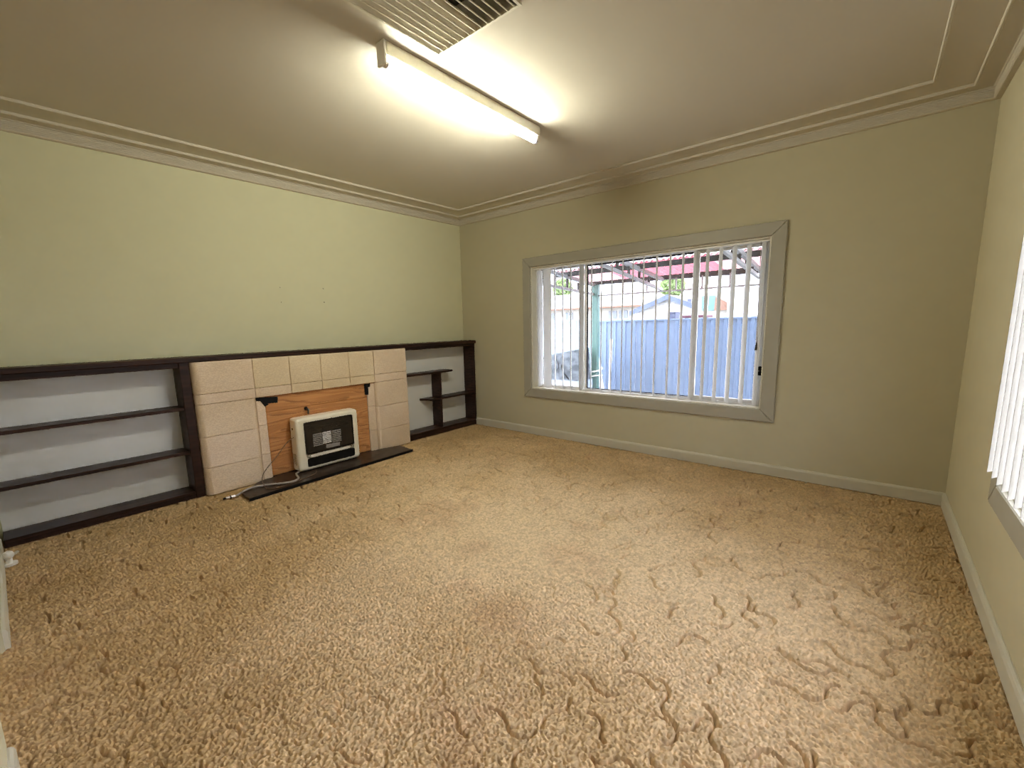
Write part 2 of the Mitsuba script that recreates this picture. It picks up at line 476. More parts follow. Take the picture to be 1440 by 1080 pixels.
# ---------------------------------------------------------------- mantel shelf, bookcases
SE = 4.055
mt = thing('mantel_shelf', 'long dark brown mantel shelf running over the fireplace and both bookcases', 'mantel shelf')
part('board', L(cbox(0.004, SE, 0.002, 0.226, 1.036, 1.072, 0.004)), 'm_dark', mt)
part('apron_rail', L(cbox(3.076, SE, 0.168, 0.188, 0.996, 1.0355, 0.002)), 'm_dark', mt)
part('apron_rail', L(cbox(0.022, 1.072, 0.168, 0.188, 1.004, 1.0355, 0.002)), 'm_dark', mt)

bl = thing('bookcase', 'long low dark brown built-in bookcase with two shelves left of the fireplace', 'bookcase')
part('back_panel', L(cbox(3.076, SE, 0.001, 0.012, 0.054, 1.035, 0)), 'm_panel', bl, label='white painted back panel')
part('post', L(cbox(3.014, 3.075, 0.001, 0.196, 0.0, 1.0355, 0.003)), 'm_dark', bl)
part('shelf', L(cbox(3.0755, SE, 0.012, 0.180, 0.680, 0.702, 0.002)), 'm_dark', bl)
part('shelf', L(cbox(3.0755, SE, 0.012, 0.180, 0.345, 0.368, 0.002)), 'm_dark', bl)
part('bottom_board', L(cbox(3.0755, SE, 0.012, 0.196, 0.030, 0.053, 0.002)), 'm_dark', bl)
part('plinth', L(cbox(3.0755, SE, 0.150, 0.188, 0.0, 0.030, 0.002)), 'm_dark', bl)

br = thing('bookcase', 'small dark brown built-in bookcase with staggered shelves in the far corner', 'bookcase')
part('back_panel', L(cbox(0.022, 1.075, 0.001, 0.012, 0.072, 1.035, 0)), 'm_panel', br, label='white painted back panel')
part('post', L(cbox(0.002, 0.022, 0.001, 0.196, 0.0, 1.035, 0.003)), 'm_dark', br)
part('divider', L(cbox(0.548, 0.570, 0.012, 0.170, 0.071, 0.7125, 0.002)), 'm_dark', br)
part('shelf', L(cbox(0.365, 1.075, 0.012, 0.172, 0.713, 0.735, 0.002)), 'm_dark', br, label='upper shelf')
part('shelf', L(cat(cbox(0.0225, 0.5475, 0.012, 0.172, 0.400, 0.421, 0.002), hull([(s, d, z) for s, d in ((0.5705, 0.012), (0.5705, 0.172), (0.70, 0.172), (0.76, 0.012)) for z in (0.400, 0.421)]))), 'm_dark', br, label='lower shelf')
part('bottom_board', L(cbox(0.0225, 1.075, 0.012, 0.192, 0.048, 0.070, 0.002)), 'm_dark', br)
part('plinth', L(cbox(0.0225, 1.075, 0.150, 0.188, 0.0, 0.048, 0.002)), 'm_dark', br)

# ---------------------------------------------------------------- fireplace surround in blocks
fp = thing('fireplace', 'beige block fireplace surround between the two dark bookcases', 'fireplace')
part('mortar', L(cat(cbox(2.624, 2.958, 0.002, 0.218, 0.0, 1.033, 0), cbox(1.088, 1.440, 0.002, 0.218, 0.0, 1.033, 0), cbox(1.440, 1.472, 0.002, 0.19, 0.0, 0.715, 0), cbox(2.958, 3.004, 0.002, 0.175, 0.0, 1.033, 0), cbox(1.442, 2.622, 0.002, 0.216, 0.715, 1.033, 0),
                     cbox(2.522, 2.600, 0.002, 0.196, 0, 0.715, 0), cbox(1.470, 1.562, 0.002, 0.196, 0, 0.715, 0))), 'm_mortar', fp, label='dark recessed joints')


def block(s0, s1, d1, z0, z1, r0=0.004, r1=0.004, g=0.0014):
    """A block with its front edges rounded by r0 (at s0) and r1 (at s1)."""
    s0, s1, z0, z1 = s0 + g, s1 - g, z0 + g, z1 - g

    def outline(e):
        pts = [(s0 + e, 0.004), (s1 - e, 0.004)]
        for r, c, a0 in ((r1, s1 - r1, 0), (r0, s0 + r0, 90)):
            n = 11 if r > 0.01 else 2
            for a in np.linspace(a0, a0 + 90, n):
                a = math.radians(a)
                pts.append((c + (r - e) * math.cos(a), d1 - r + (r - e) * math.sin(a)))
        return pts
    e = 0.0022
    return hull([(s, d, z) for z, q in ((z0, e), (z0 + e, 0), (z1 - e, 0), (z1, e)) for s, d in outline(q)])


kinds = ['m_block', 'm_block_b', 'm_block_c']
rng = random.Random(3)
rows = [0.0, 0.216, 0.459, 0.711, 0.790, 1.034]
for a, b in zip(rows[:-1], rows[1:]):
    part('block', L(block(2.593, 3.010, 0.230, a, b, 0.028 if b < 0.72 else 0.004, 0.05)), rng.choice(kinds[::2]), fp, 50)
    part('block', L(block(1.080, 1.476, 0.230, a, b, 0.006, 0.034 if b < 0.72 else 0.004)), rng.choice(kinds[::2]), fp, 50)
cuts = [1.476, 1.746, 2.023, 2.302, 2.593]
for a, b in zip(cuts[:-1], cuts[1:]):
    part('block', L(block(a, b, 0.227, 0.790, 1.034, 0.004, 0.004)), 'm_block_b', fp, 30)
    part('block', L(block(a, b, 0.227, 0.711, 0.790, 0.004, 0.004)), rng.choice(kinds[:2]), fp, 30)
for a, b in ((0.0, 0.225), (0.225, 0.472), (0.472, 0.710)):
    part('edging_block', L(block(2.520, 2.593, 0.208, a, b)), 'm_block_c', fp, 30)
    part('edging_block', L(block(1.476, 1.563, 0.208, a, b)), 'm_block_c', fp, 30)

cb = thing('cover_board', 'wood grain boards closing off the fireplace opening behind the heater', 'board')
gz = [0.021, 0.235, 0.381, 0.575, 0.709]
for a, b in zip(gz[:-1], gz[1:]):
    part('plank', L(cbox(1.564, 2.519, 0.186, 0.2005, a + 0.0008, b - 0.0008, 0.0022)), 'm_cover', cb)
part('backing', L(cbox(1.57, 2.51, 0.17, 0.186, 0.021, 0.707, 0)), 'm_mortar', cb)

# black tape over the corners of the board
def patch(poly, d0, th=0.0014):
    m = extr(Polygon(poly), th)                  # local x = s, y = z, z = d
    return L(swap(m, [(1, 0, 0), (0, 0, 1), (0, 1, 0)]).apply_translation([0, d0, 0]))


def fixed(m):
    m = trimesh.Trimesh(m.vertices, m.faces, process=True)
    m.fix_normals()
    return m


tl = thing('tape', 'torn black tape over the upper left corner of the wood boards', 'tape')
part('strip', fixed(patch([(2.592, 0.710), (2.505, 0.704), (2.416, 0.694), (2.422, 0.645), (2.498, 0.650), (2.515, 0.667), (2.590, 0.684)], 0.2085)), 'm_tape', tl)
part('strip', fixed(patch([(2.562, 0.690), (2.527, 0.626), (2.497, 0.642), (2.516, 0.690)], 0.2100)), 'm_tape', tl)
tr = thing('tape', 'black tape over the upper right corner of the wood boards', 'tape')
part('strip', fixed(patch([(1.588, 0.705), (1.522, 0.706), (1.528, 0.670), (1.590, 0.668)], 0.2085)), 'm_tape', tr)
part('strip', fixed(patch([(1.590, 0.690), (1.549, 0.690), (1.549, 0.594), (1.588, 0.598)], 0.2100)), 'm_tape', tr)

ps = thing('pipe_stub', 'small dark bent gas pipe sticking out of the wood boards above the heater', 'pipe')
part('pipe', L(tube([(2.185, 0.198, 0.555), (2.185, 0.225, 0.555), (2.183, 0.236, 0.548), (2.182, 0.238, 0.528), (2.184, 0.238, 0.508)], 0.007, 10)), 'm_gutter', ps, True)
part('collar', L(rod((2.185, 0.2006, 0.555), (2.185, 0.206, 0.555), 0.016, 16)), 'm_black', ps, 30)
part('tap', L(cbox(2.155, 2.176, 0.205, 0.213, 0.535, 0.549, 0.002)), 'm_steel', ps, label='grey tap')

# hearth
he = thing('hearth', 'low dark brown hearth slab on the carpet below the heater', 'hearth')
hp = Polygon([(2.840, 0.430), (2.840, 0.594), (1.286, 0.525), (1.270, 0.290), (1.48, 0.2315), (2.59, 0.2315), (2.66, 0.255)])
part('slab', L(extr(hp.buffer(-0.003), 0.02, 0.0)), 'm_hearth', he)
part('edge_strip', L(hull([(s, d, z) for s, d in ((2.842, 0.586), (2.842, 0.600), (1.284, 0.531), (1.284, 0.518)) for z in (0.0, 0.0225)])), 'm_black', he)
part('inner_slab', L(cbox(1.567, 2.516, 0.1995, 0.2315, 0.0, 0.0195, 0)), 'm_hearth', he)

# ---------------------------------------------------------------- gas heater
ht = thing('gas_heater', 'cream portable gas heater with a black glass front on the hearth', 'heater')
H0, H1, HD = 1.764, 2.350, 0.346
part('casing', L(rbox(H0, H1, 0.212, HD, 0.030, 0.500, 0.026, 24)), 'm_enamel', ht, 40)
part('base', L(cbox(H0 + 0.03, H1 - 0.03, 0.226, HD - 0.022, 0.0205, 0.034, 0.002)), 'm_black', ht, label='black base')


def rrect(s0, s1, z0, z1, r):
    return sbox(s0 + r, z0 + r, s1 - r, z1 - r).buffer(r, quad_segs=5)


def face(poly, d0, th):
    m = swap(extr(poly, th), [(1, 0, 0), (0, 0, 1), (0, 1, 0)])
    m.apply_translation([0, d0, 0])
    return fixed(L(m))


part('window_frame', face(rrect(1.826, 2.284, 0.172, 0.459, 0.016), HD - 0.001, 0.002), 'm_black', ht, label='black window surround')
gl = part('window', face(rrect(1.834, 2.276, 0.18, 0.451, 0.012), HD + 0.0095, 0.0008), 'm_heaterglass', ht, label='clear glass window')
part('window_rim', face(rrect(1.826, 2.284, 0.172, 0.459, 0.016).difference(rrect(1.835, 2.275, 0.181, 0.450, 0.012)), HD + 0.001, 0.0105), 'm_blackgloss', ht)
for s0, s1, z0, z1, mm in ((2.130, 2.214, 0.231, 0.347, 'm_ceramic'), (2.045, 2.126, 0.237, 0.347, 'm_ceramic_pale'), (1.949, 2.039, 0.229, 0.345, 'm_ceramic')):
    rk = part('radiant', face(sbox(s0, z0, s1, z1), HD + 0.001, 0.001), 'm_black', ht)
    n = 7
    for i in range(n):
        zz = z0 + (z1 - z0) * (i + 0.16) / n
        shared('radiant_bar', mikit.ply(L(cbox(s0, s1, HD + 0.0016, HD + 0.0075, zz, zz + (z1 - z0) / n * 0.66, 0.001)), mm), rk)
part('glass_reflection', face(Polygon([(2.10, 0.228), (1.965, 0.222), (1.97, 0.190), (2.10, 0.192)]), HD + 0.001, 0.002), 'm_ceramic', ht, label='dark grey shape painted in as a reflection in the glass below the radiants')  # reflection in the glass, drawn as a grey plate
for z in (0.375, 0.395, 0.415):
    shared('louvre', mikit.ply(L(cbox(1.86, 2.25, HD + 0.001, HD + 0.0035, z, z + 0.006, 0.001)), 'm_black'), ht)
part('strip', L(cbox(1.872, 2.243, HD - 0.001, HD + 0.004, 0.143, 0.168, 0.0015)), 'm_whitebar', ht, label='white strip between the black panels')
for a, b in ((2.228, 2.279), (1.824, 1.886)):
    for z in (0.143, 0.157):
        part('strip_slot', L(cbox(a, b, HD - 0.001, HD + 0.002, z, z + 0.007, 0.0008)), 'm_black', ht)
part('lower_panel', face(rrect(1.824, 2.276, 0.060, 0.139, 0.014), HD - 0.001, 0.0035), 'm_black', ht, label='black lower panel')
part('side_vent', L(cbox(H1 - 0.001, H1 + 0.0012, 0.245, 0.300, 0.085, 0.185, 0.001)), 'm_slot', ht, label='brown vent in the side')
for i in range(6):
    shared('side_louvre', mikit.ply(L(cbox(H1 + 0.0005, H1 + 0.003, 0.247, 0.298, 0.090 + i * 0.016, 0.096 + i * 0.016, 0.0005)), 'm_enamel'), ht)
part('side_grip', L(cbox(H1 - 0.001, H1 + 0.001, 0.262, 0.288, 0.398, 0.418, 0.0008)), 'm_slot', ht)
hs = part('gas_hose', L(tube([(2.885, 0.424, 0.012), (2.845, 0.417, 0.020), (2.80, 0.402, 0.029), (2.671, 0.402, 0.029), (2.571, 0.470, 0.029), (2.495, 0.505, 0.029), (2.434, 0.487, 0.029), (2.405, 0.420, 0.029), (2.39, 0.36, 0.030), (2.33, 0.30, 0.0275)], 0.0085, 10)), 'm_hose', ht, True, label='grey rubber gas hose')
part('connector', L(cat(rod((2.945, 0.418, 0.013), (2.918, 0.421, 0.013), 0.011, 14), rod((2.912, 0.4215, 0.013), (2.884, 0.424, 0.013), 0.0125, 14))), 'm_chrome', hs, 30, label='chrome bayonet connector')
part('connector_tip', L(cat(rod((2.962, 0.4165, 0.012), (2.945, 0.418, 0.012), 0.0075, 12), rod((2.918, 0.421, 0.013), (2.911, 0.4216, 0.013), 0.0135, 14))), 'm_black', hs, 30)
part('power_cord', L(tube([(2.349, 0.285, 0.335), (2.40, 0.275, 0.305), (2.488, 0.268, 0.210), (2.574, 0.268, 0.130), (2.632, 0.285, 0.060), (2.650, 0.330, 0.0275), (2.672, 0.420, 0.042), (2.680, 0.490, 0.026), (2.62, 0.535, 0.024), (2.52, 0.530, 0.024), (2.40, 0.500, 0.024), (2.26, 0.440, 0.024), (2.22, 0.36, 0.024)], 0.0032, 8)), 'm_cord', ht, True, label='thin brown cord')

# gas bayonet by the near skirting
gb = thing('gas_bayonet', 'small white gas outlet knob on the floor at the left end of the bookcase', 'gas outlet')
part('base_plate', rod((-3.545, -0.085, 0.0), (-3.545, -0.085, 0.012), 0.032, 20), 'm_whiteplastic', gb, 30)
part('stem', rod((-3.545, -0.085, 0.012), (-3.545, -0.085, 0.045), 0.014, 14), 'm_whiteplastic', gb, 30)
part('knob', trimesh.creation.icosphere(3, 0.024).apply_translation([-3.545, -0.085, 0.058]), 'm_whiteplastic', gb, True)
part('spout', rod((-3.565, -0.080, 0.040), (-3.625, -0.050, 0.036), 0.008, 12), 'm_trim', gb, 30)

# ---------------------------------------------------------------- fluorescent lamp
LXc = -1.832
fl = thing('ceiling_lamp', 'fluorescent batten lamp with one lit tube on the ceiling', 'lamp')
part('batten', cbox(LXc - 0.028, LXc + 0.028, 1.366, 2.588, 2.494, 2.5535, 0.004), 'm_lampbody', fl)
part('end_cap', cbox(LXc - 0.030, LXc + 0.030, 1.350, 1.366, 2.450, 2.5535, 0.004), 'm_whiteplastic', fl, label='white end cap')
part('lamp_holder', cbox(LXc - 0.012, LXc + 0.012, 2.574, 2.586, 2.455, 2.494, 0.002), 'm_whiteplastic', fl)
part('tube_cap', cat(rod((LXc, 1.366, 2.468), (LXc, 1.384, 2.468), 0.0195, 20), rod((LXc, 2.556, 2.468), (LXc, 2.574, 2.468), 0.0195, 20)), 'm_chrome', fl, 30)
tk = part('tube', rod((LXc, 1.384, 2.468), (LXc, 2.556, 2.468), 0.019, 20), 'm_whiteplastic', fl, True, label='glowing white tube')
scene[tk]['emitter'] = {'type': 'area', 'radiance': {'type': 'rgb', 'value': list(LAMP)}}

# ---------------------------------------------------------------- ceiling air vent
av = thing('ceiling_vent', 'square beige louvred air vent in the ceiling beside the lamp', 'vent')
part('frame', extr(sbox(VX0, VV0, VX1, VV1).difference(sbox(VX0 + 0.012, VV0 + 0.012, VX1 - 0.012, VV1 - 0.012)), 0.012, HC - 0.012), 'm_blade', av)
du = cat(cbox(VX0 + 0.002, VX0 + 0.010, VV0, VV1, HC, HC + 0.5, 0), cbox(VX1 - 0.010, VX1 - 0.002, VV0, VV1, HC, HC + 0.5, 0),
         cbox(VX0, VX1, VV0 + 0.002, VV0 + 0.010, HC, HC + 0.5, 0), cbox(VX0, VX1, VV1 - 0.010, VV1 - 0.002, HC, HC + 0.5, 0), cbox(VX0, VX1, VV0, VV1, HC + 0.5, HC + 0.51, 0))
part('duct', du, 'm_duct', av, label='dark duct behind the louvres')
XM = -1.455


def blade(x0, x1, z0, z1):
    """A louvre with rolled edges, from (x0, z0) to (x1, z1)."""
    d = np.array([x1 - x0, z1 - z0])
    d /= np.linalg.norm(d)
    n = np.array([-d[1], d[0]]) * 0.0008
    e = []
    for p, q in (((x0, z0), (x1, z1)),):
        e = [(p[0] + n[0], p[1] + n[1]), (p[0] - n[0], p[1] - n[1]), (q[0] + n[0], q[1] + n[1]), (q[0] - n[0], q[1] - n[1])]
    m = hull([(x, y, z) for x, z in e for y in (VV0 + 0.013, VV1 - 0.013)])
    lip = cbox(x0 - 0.0022, x0 + 0.0022, VV0 + 0.013, VV1 - 0.013, z0 - 0.002, z0 + 0.004, 0.001)
    return cat(m, lip)


nb = 7
for i in range(nb):
    x = VX0 + 0.016 + i * (XM - VX0 - 0.016) / nb
    part('louvre', blade(x, x + 0.030, HC - 0.010, HC + 0.022), 'm_blade', av)
for i in range(6):
    x = XM + 0.036 + i * (VX1 - XM - 0.042) / 5.6
    part('louvre', blade(x, x - 0.030, HC - 0.010, HC + 0.022), 'm_blade', av)
part('centre_rib', cbox(XM - 0.003, XM + 0.003, VV0 + 0.012, VV1 - 0.012, HC - 0.012, HC + 0.03, 0.001), 'm_blade', av)

# ---------------------------------------------------------------- windows
def mitred(x0, x1, z0, z1, w, th, to_world, bsdf, parent, name='architrave'):
    """Four mitred boards round an opening; local (x, z, depth)."""
    X0, X1, Z0, Z1 = x0 - w, x1 + w, z0 - w, z1 + w
    for quad in (((X0, Z0), (X0, Z1), (x0, z1), (x0, z0)), ((X1, Z1), (X1, Z0), (x1, z0), (x1, z1)), ((X0, Z1), (X1, Z1), (x1, z1), (x0, z1)), ((X1, Z0), (X0, Z0), (x0, z0), (x1, z0))):
        c = np.mean(quad, axis=0)
        q1 = [tuple(np.array(p) + (c - p) * 0.0) for p in quad]
        pts = [(p[0], p[1], 0.0) for p in quad]
        pol = Polygon(quad)
        small = pol.buffer(-0.005, join_style=2)
        pts += [(p[0], p[1], th - 0.005) for p in pol.buffer(-0.0006, join_style=2).exterior.coords]
        pts += [(p[0], p[1], th) for p in small.exterior.coords]
        m = hull(pts)
        part(name, to_world(m), bsdf, parent)


def BK(m, y=YB):      # local (x, z, depth out of the back wall into the room)
    m = swap(m, [(1, 0, 0), (0, 0, 1), (0, -1, 0)])
    m.apply_translation([0, y, 0])
    return m


def RT(m, x=XR):      # local (y, z, depth out of the right wall into the room)
    m = swap(m, [(0, 1, 0), (0, 0, 1), (-1, 0, 0)])
    m.apply_translation([x, 0, 0])
    return fixed(m)


labels['window_1'] = {'kind': 'structure', 'label': 'wide sliding window in the wall facing the camera'}
w1 = 'window_1'
mitred(WX0 + 0.002, WX1 - 0.002, WZ0 + 0.002, WZ1 - 0.002, 0.100, 0.024, BK, 'm_architrave', w1)
for i in range(0, 1):
    part('reveal', cat(cbox(WX0 + 0.0005, WX0 + 0.012, YB + 0.001, YB + 0.155, WZ0, WZ1, 0), cbox(WX1 - 0.012, WX1 - 0.0005, YB + 0.001, YB + 0.155, WZ0, WZ1, 0),
                       cbox(WX0 + 0.012, WX1 - 0.012, YB + 0.001, YB + 0.155, WZ1 - 0.012, WZ1 - 0.0005, 0), cbox(WX0 + 0.012, WX1 - 0.012, YB + 0.001, YB + 0.155, WZ0 + 0.0005, WZ0 + 0.010, 0)), 'm_reveal', w1)
A0, A1, B0, B1 = WX0 + 0.012, WX1 - 0.012, WZ0 + 0.010, WZ1 - 0.012
FY = YB + 0.092
part('outer_frame', cat(cbox(A0, A0 + 0.022, FY - 0.012, FY + 0.055, B0, B1, 0.002), cbox(A1 - 0.022, A1, FY - 0.012, FY + 0.055, B0, B1, 0.002),
                        cbox(A0 + 0.022, A1 - 0.022, FY - 0.012, FY + 0.055, B0, B0 + 0.014, 0.002), cbox(A0 + 0.022, A1 - 0.022, FY - 0.012, FY + 0.055, B1 - 0.016, B1, 0.002)), 'm_alu', w1)


def sash(x0, x1, y, wl_, wr_, zb, zt, gasket=False):
    z0, z1 = B0 + 0.0145, B1 - 0.0165
    k = part('sash', cat(cbox(x0, x0 + wl_, y, y + 0.024, z0, z1, 0.003), cbox(x1 - wr_, x1, y, y + 0.024, z0, z1, 0.003),
                         cbox(x0 + wl_, x1 - wr_, y, y + 0.024, z0, z0 + zb, 0.003), cbox(x0 + wl_, x1 - wr_, y, y + 0.024, z1 - zt, z1, 0.003)), 'm_alu', w1)
    part('pane', cbox(x0 + wl_ - 0.004, x1 - wr_ + 0.004, y + 0.012, y + 0.0125, z0 + zb - 0.004, z1 - zt + 0.004, 0), 'm_glass', k)
    if gasket:
        a, b, c, d = x0 + wl_, x1 - wr_, z0 + zb, z1 - zt
        part('gasket', cat(cbox(a, a + 0.010, y + 0.002, y + 0.011, c, d, 0), cbox(a + .010, b, y + 0.002, y + 0.011, d - 0.012, d, 0), cbox(a + .010, b, y + 0.002, y + 0.011, c, c + 0.006, 0)), 'm_gasket', k)
    return k


sash(A0 + 0.022, -2.305, FY, 0.040, 0.048, 0.022, 0.016)
sash(-2.306, -1.200, FY + 0.0245, 0.030, 0.030, 0.010, 0.004, True)
sr = sash(-1.232, A1 - 0.022, FY, 0.052, 0.018, 0.030, 0.026)
lk = part('latch', cbox(A1 - 0.052, A1 - 0.010, FY - 0.030, FY - 0.0125, 0.795, 0.868, 0.004), 'm_black', w1, label='black window latch')
part('latch_button', rod((A1 - 0.031, FY - 0.0335, 0.832), (A1 - 0.031, FY - 0.029, 0.832), 0.006), 'm_steel', lk)

labels['window_2'] = {'kind': 'structure', 'label': 'window in the right wall behind the closed blinds'}
w2 = 'window_2'
mitred(VY0 + 0.002, VY1 - 0.002, VZ0 + 0.002, VZ1 - 0.002, 0.100, 0.022, RT, 'm_architrave', w2)
part('reveal', cat(cbox(XR + 0.001, XR + 0.155, VY0 + 0.0005, VY0 + 0.012, VZ0, VZ1, 0), cbox(XR + 0.001, XR + 0.155, VY1 - 0.012, VY1 - 0.0005, VZ0, VZ1, 0),
                   cbox(XR + 0.001, XR + 0.155, VY0 + 0.012, VY1 - 0.012, VZ0 + 0.0005, VZ0 + 0.012, 0), cbox(XR + 0.001, XR + 0.155, VY0 + 0.012, VY1 - 0.012, VZ1 - 0.012, VZ1 - 0.0005, 0)), 'm_reveal', w2)
ya, yb, za, zb_ = VY0 + 0.012, VY1 - 0.012, VZ0 + 0.012, VZ1 - 0.012
ym = (ya + yb) / 2
for a, b in ((ya, ym + 0.02), (ym + 0.0205, yb)):
    k = part('sash', cat(cbox(XR + 0.09, XR + 0.12, a, a + 0.04, za, zb_, 0.003), cbox(XR + 0.09, XR + 0.12, b - 0.04, b, za, zb_, 0.003),
                         cbox(XR + 0.09, XR + 0.12, a + 0.04, b - 0.04, za, za + 0.04, 0.003), cbox(XR + 0.09, XR + 0.12, a + 0.04, b - 0.04, zb_ - 0.04, zb_, 0.003)), 'm_alu', w2)
    part('pane', cbox(XR + 0.105, XR + 0.1055, a + 0.036, b - 0.036, za + 0.036, zb_ - 0.036, 0), 'm_glass', k)

# ---------------------------------------------------------------- vertical blinds
def slat_mesh(w, h, bow=0.010):
    """A hanging slat, bowed across its width; local x across, z up from 0."""
    xs = np.linspace(-w / 2, w / 2, 9)
    yb_ = bow * (1 - (2 * xs / w) ** 2)
    zs = np.array([0, h])
    v = np.array([(x, y + o, z) for o in (0.0, 0.0009) for z in zs for x, y in zip(xs, yb_)])
    f, n = [], 9
    for s in range(2):
        for i in range(n - 1):
            a = s * 2 * n + i
            q = [(a, a + 1, a + n + 1), (a, a + n + 1, a + n)]
            f += q if s == 0 else [t[::-1] for t in q]
    return trimesh.Trimesh(v, f, process=False)


vb = thing('vertical_blind', 'open white vertical blind hanging in the wide window', 'blind')
ZB, ZT = 0.556, 1.826
part('headrail', cbox(A0 + 0.004, A1 - 0.004, YB + 0.028, YB + 0.068, ZT + 0.008, B1 - 0.001, 0.003), 'm_alu', vb, label='white headrail')
slat = slat_mesh(0.122, ZT - ZB)
cy = YB + 0.047
SM = mikit.ply(slat, 'm_slat_light', True)
spots = [(-2.816, 95), (-2.722, 169), (-2.618, 118), (-2.520, 118), (-2.420, 118), (-2.315, 118), (-2.180, 116.5), (-2.070, 116.5), (-1.960, 115.5), (-1.850, 115.5), (-1.750, 115), (-1.648, 115),
         (-1.528, 115), (-1.408, 115), (-1.300, 115), (-1.202, 115), (-1.104, 117), (-1.003, 117), (-0.902, 118), (-0.798, 118), (-0.698, 113)]
pend = []
for x, a in spots:
    yy = cy
    shared('slat', {**SM, 'to_world': T().translate([x, yy, ZB]).rotate([0, 0, 1], a)}, vb)
HG = mikit.ply(cbox(-0.004, 0.004, -0.012, 0.012, 0, 0.012, 0.001), 'm_whiteplastic')
for x, a in spots:
    shared('hanger', {**HG, 'to_world': T().translate([x, yy, ZT - 0.002])}, vb)
cd = part('pull_cord', rod((-0.716, YB + 0.022, ZT + 0.01), (-0.702, YB + 0.022, 1.06), 0.0022, 8), 'm_hose', vb, label='thin grey pull cord')
part('tassel', hull([(-0.702 + r * math.cos(t), YB + 0.022 + r * math.sin(t), z) for r, z in ((0.004, 1.063), (0.0115, 1.005), (0.010, 1.000)) for t in np.linspace(0, 6.28, 10)]), 'm_gutter', cd, label='dark tassel')

vr = thing('vertical_blind', 'closed white vertical blind at the right edge, hanging over the window in the right wall', 'blind')
QB, QT = 0.684, 2.13
ns = 29
rs = slat_mesh(0.100, QT - QB - 0.03, 0.006)
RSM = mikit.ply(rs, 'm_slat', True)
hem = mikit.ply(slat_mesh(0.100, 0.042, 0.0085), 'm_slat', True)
part('headrail', cbox(0.360, 0.410, -0.06, 2.36, QT - 0.028, QT + 0.015, 0.003), 'm_alu', vr)
for i in range(ns):
    y = 2.307 - i * 0.080
    tw = T().translate([0.385, y, QB]).rotate([0, 0, 1], 47)
    k = shared('slat', {**RSM, 'to_world': tw}, vr)
    shared('hem', {**hem, 'to_world': tw}, k)
for y in (0.1, 1.3, 2.31):
    part('bracket', cbox(0.409, XR - 0.001 if not (VY0 < y < VY1) else XR - 0.001, y - 0.012, y + 0.012, QT - 0.005, QT + 0.012, 0.002), 'm_alu', vr)

# ---------------------------------------------------------------- outdoors
GZ = -0.45
solo('ground', cbox(-60, 40, YB + 0.17, 90, GZ - 0.2, GZ, 0), 'm_concrete', 'pale concrete paving outside the window', 'ground')
labels['ground'] = {'kind': 'structure', 'label': 'pale concrete paving outside the window'}
solo('side_yard', cbox(XR + 0.17, 40, -30, YB + 0.165, GZ - 0.2, GZ, 0), 'm_concrete', 'paving', 'ground')
labels['side_yard'] = {'kind': 'structure', 'label': 'pale concrete paving beside the house'}

# the house's outer skin keeps daylight out of the joints
struct('roof', cbox(-4.6, XR + 0.45, YN - 0.6, YB + 0.2, TOP + 0.45, TOP + 0.6, 0), 'm_gutter')


def fence(x0, x1, y, z0, z1, label, m, width=0.77):
    k = thing('fence', label, 'fence')
    x = x0
    while x < x1 - 0.05:
        e = min(x + width, x1)
        pts, n = [], max(1, round((e - x) / 0.1925))
        st = (e - x) / n
        for i in range(n):
            a = x + i * st
            pts += [(a, 0.0), (a + st * 0.62, 0.0), (a + st * 0.68, -0.022), (a + st * 0.92, -0.022), (a + st * 0.985, 0.0)]
        pts.append((e - 0.003, 0.0))
        poly = Polygon(pts + [(p[0], p[1] + 0.004) for p in pts[::-1]])
        part('sheet', extr(poly.buffer(0), z1 - z0 - 0.02, z0).apply_translation([0, y, 0]), m, k)
        x = e
    part('top_rail', cbox(x0, x1, y - 0.028, y + 0.022, z1 - 0.03, z1, 0.003), m, k)
    part('bottom_rail', cbox(x0, x1, y - 0.028, y + 0.022, z0, z0 + 0.06, 0.003), m, k)
    return k


fence(-4.10, 1.9, 7.8, GZ, 1.285, 'light blue corrugated metal fence across the yard', 'm_fence')
fence(-9.5, -4.2, 9.6, GZ, 1.33, 'pale blue corrugated metal fence seen at the left of the window, set further back', 'm_fence_pale')

# patio cover
pc = thing('patio_cover', 'patio cover with red and white corrugated roofing on steel trusses outside', 'patio cover')
ROOF = lambda y: 2.76 - 0.12 * y + 0.04


def corrugated(x0, x1, y0, y1, dz=0.0):
    n = max(2, round((x1 - x0) / 0.076)) * 6
    xs = np.linspace(x0, x1, n + 1)
    zz = 0.012 * np.cos((xs - x0) / 0.076 * 2 * np.pi)
    v = [(x, y, ROOF(y) + z + dz) for y in (y0, y1) for x, z in zip(xs, zz)]
    f = []
    for i in range(n):
        f += [(i, i + 1, n + 2 + i), (i, n + 2 + i, n + 1 + i)]
    return trimesh.Trimesh(v, f, process=False)


x = -3.98
far = ['pink', 'red', 'red', 'pink', 'white', 'white', 'white']
near = ['lavender', 'white', 'lavender', 'lavender', 'white', 'lavender', 'white']
for i in range(7):
    part('roof_sheet', corrugated(x, x + 0.758, 6.06, 7.12), 'm_sheet_' + far[i], pc, True)
    part('roof_sheet', corrugated(x, x + 0.758, 4.25, 6.10, 0.026), 'm_sheet_' + near[i], pc, True)
    x += 0.76
for y in (4.32, 5.1, 6.10):
    part('purlin', cbox(-3.98, 1.34, y - 0.025, y + 0.025, ROOF(y) - 0.085, ROOF(y) - 0.016, 0.003), 'm_gutter', pc)
part('gutter', hull([(xx, yy, zz) for xx in (-3.98, 1.34) for yy, zz in ((7.0, 1.875 + 0.012 * (xx + 1)*-1), (7.14, 1.875 - 0.012 * (xx + 1)), (7.14, 1.955), (7.0, 1.955))]), 'm_gutter', pc)
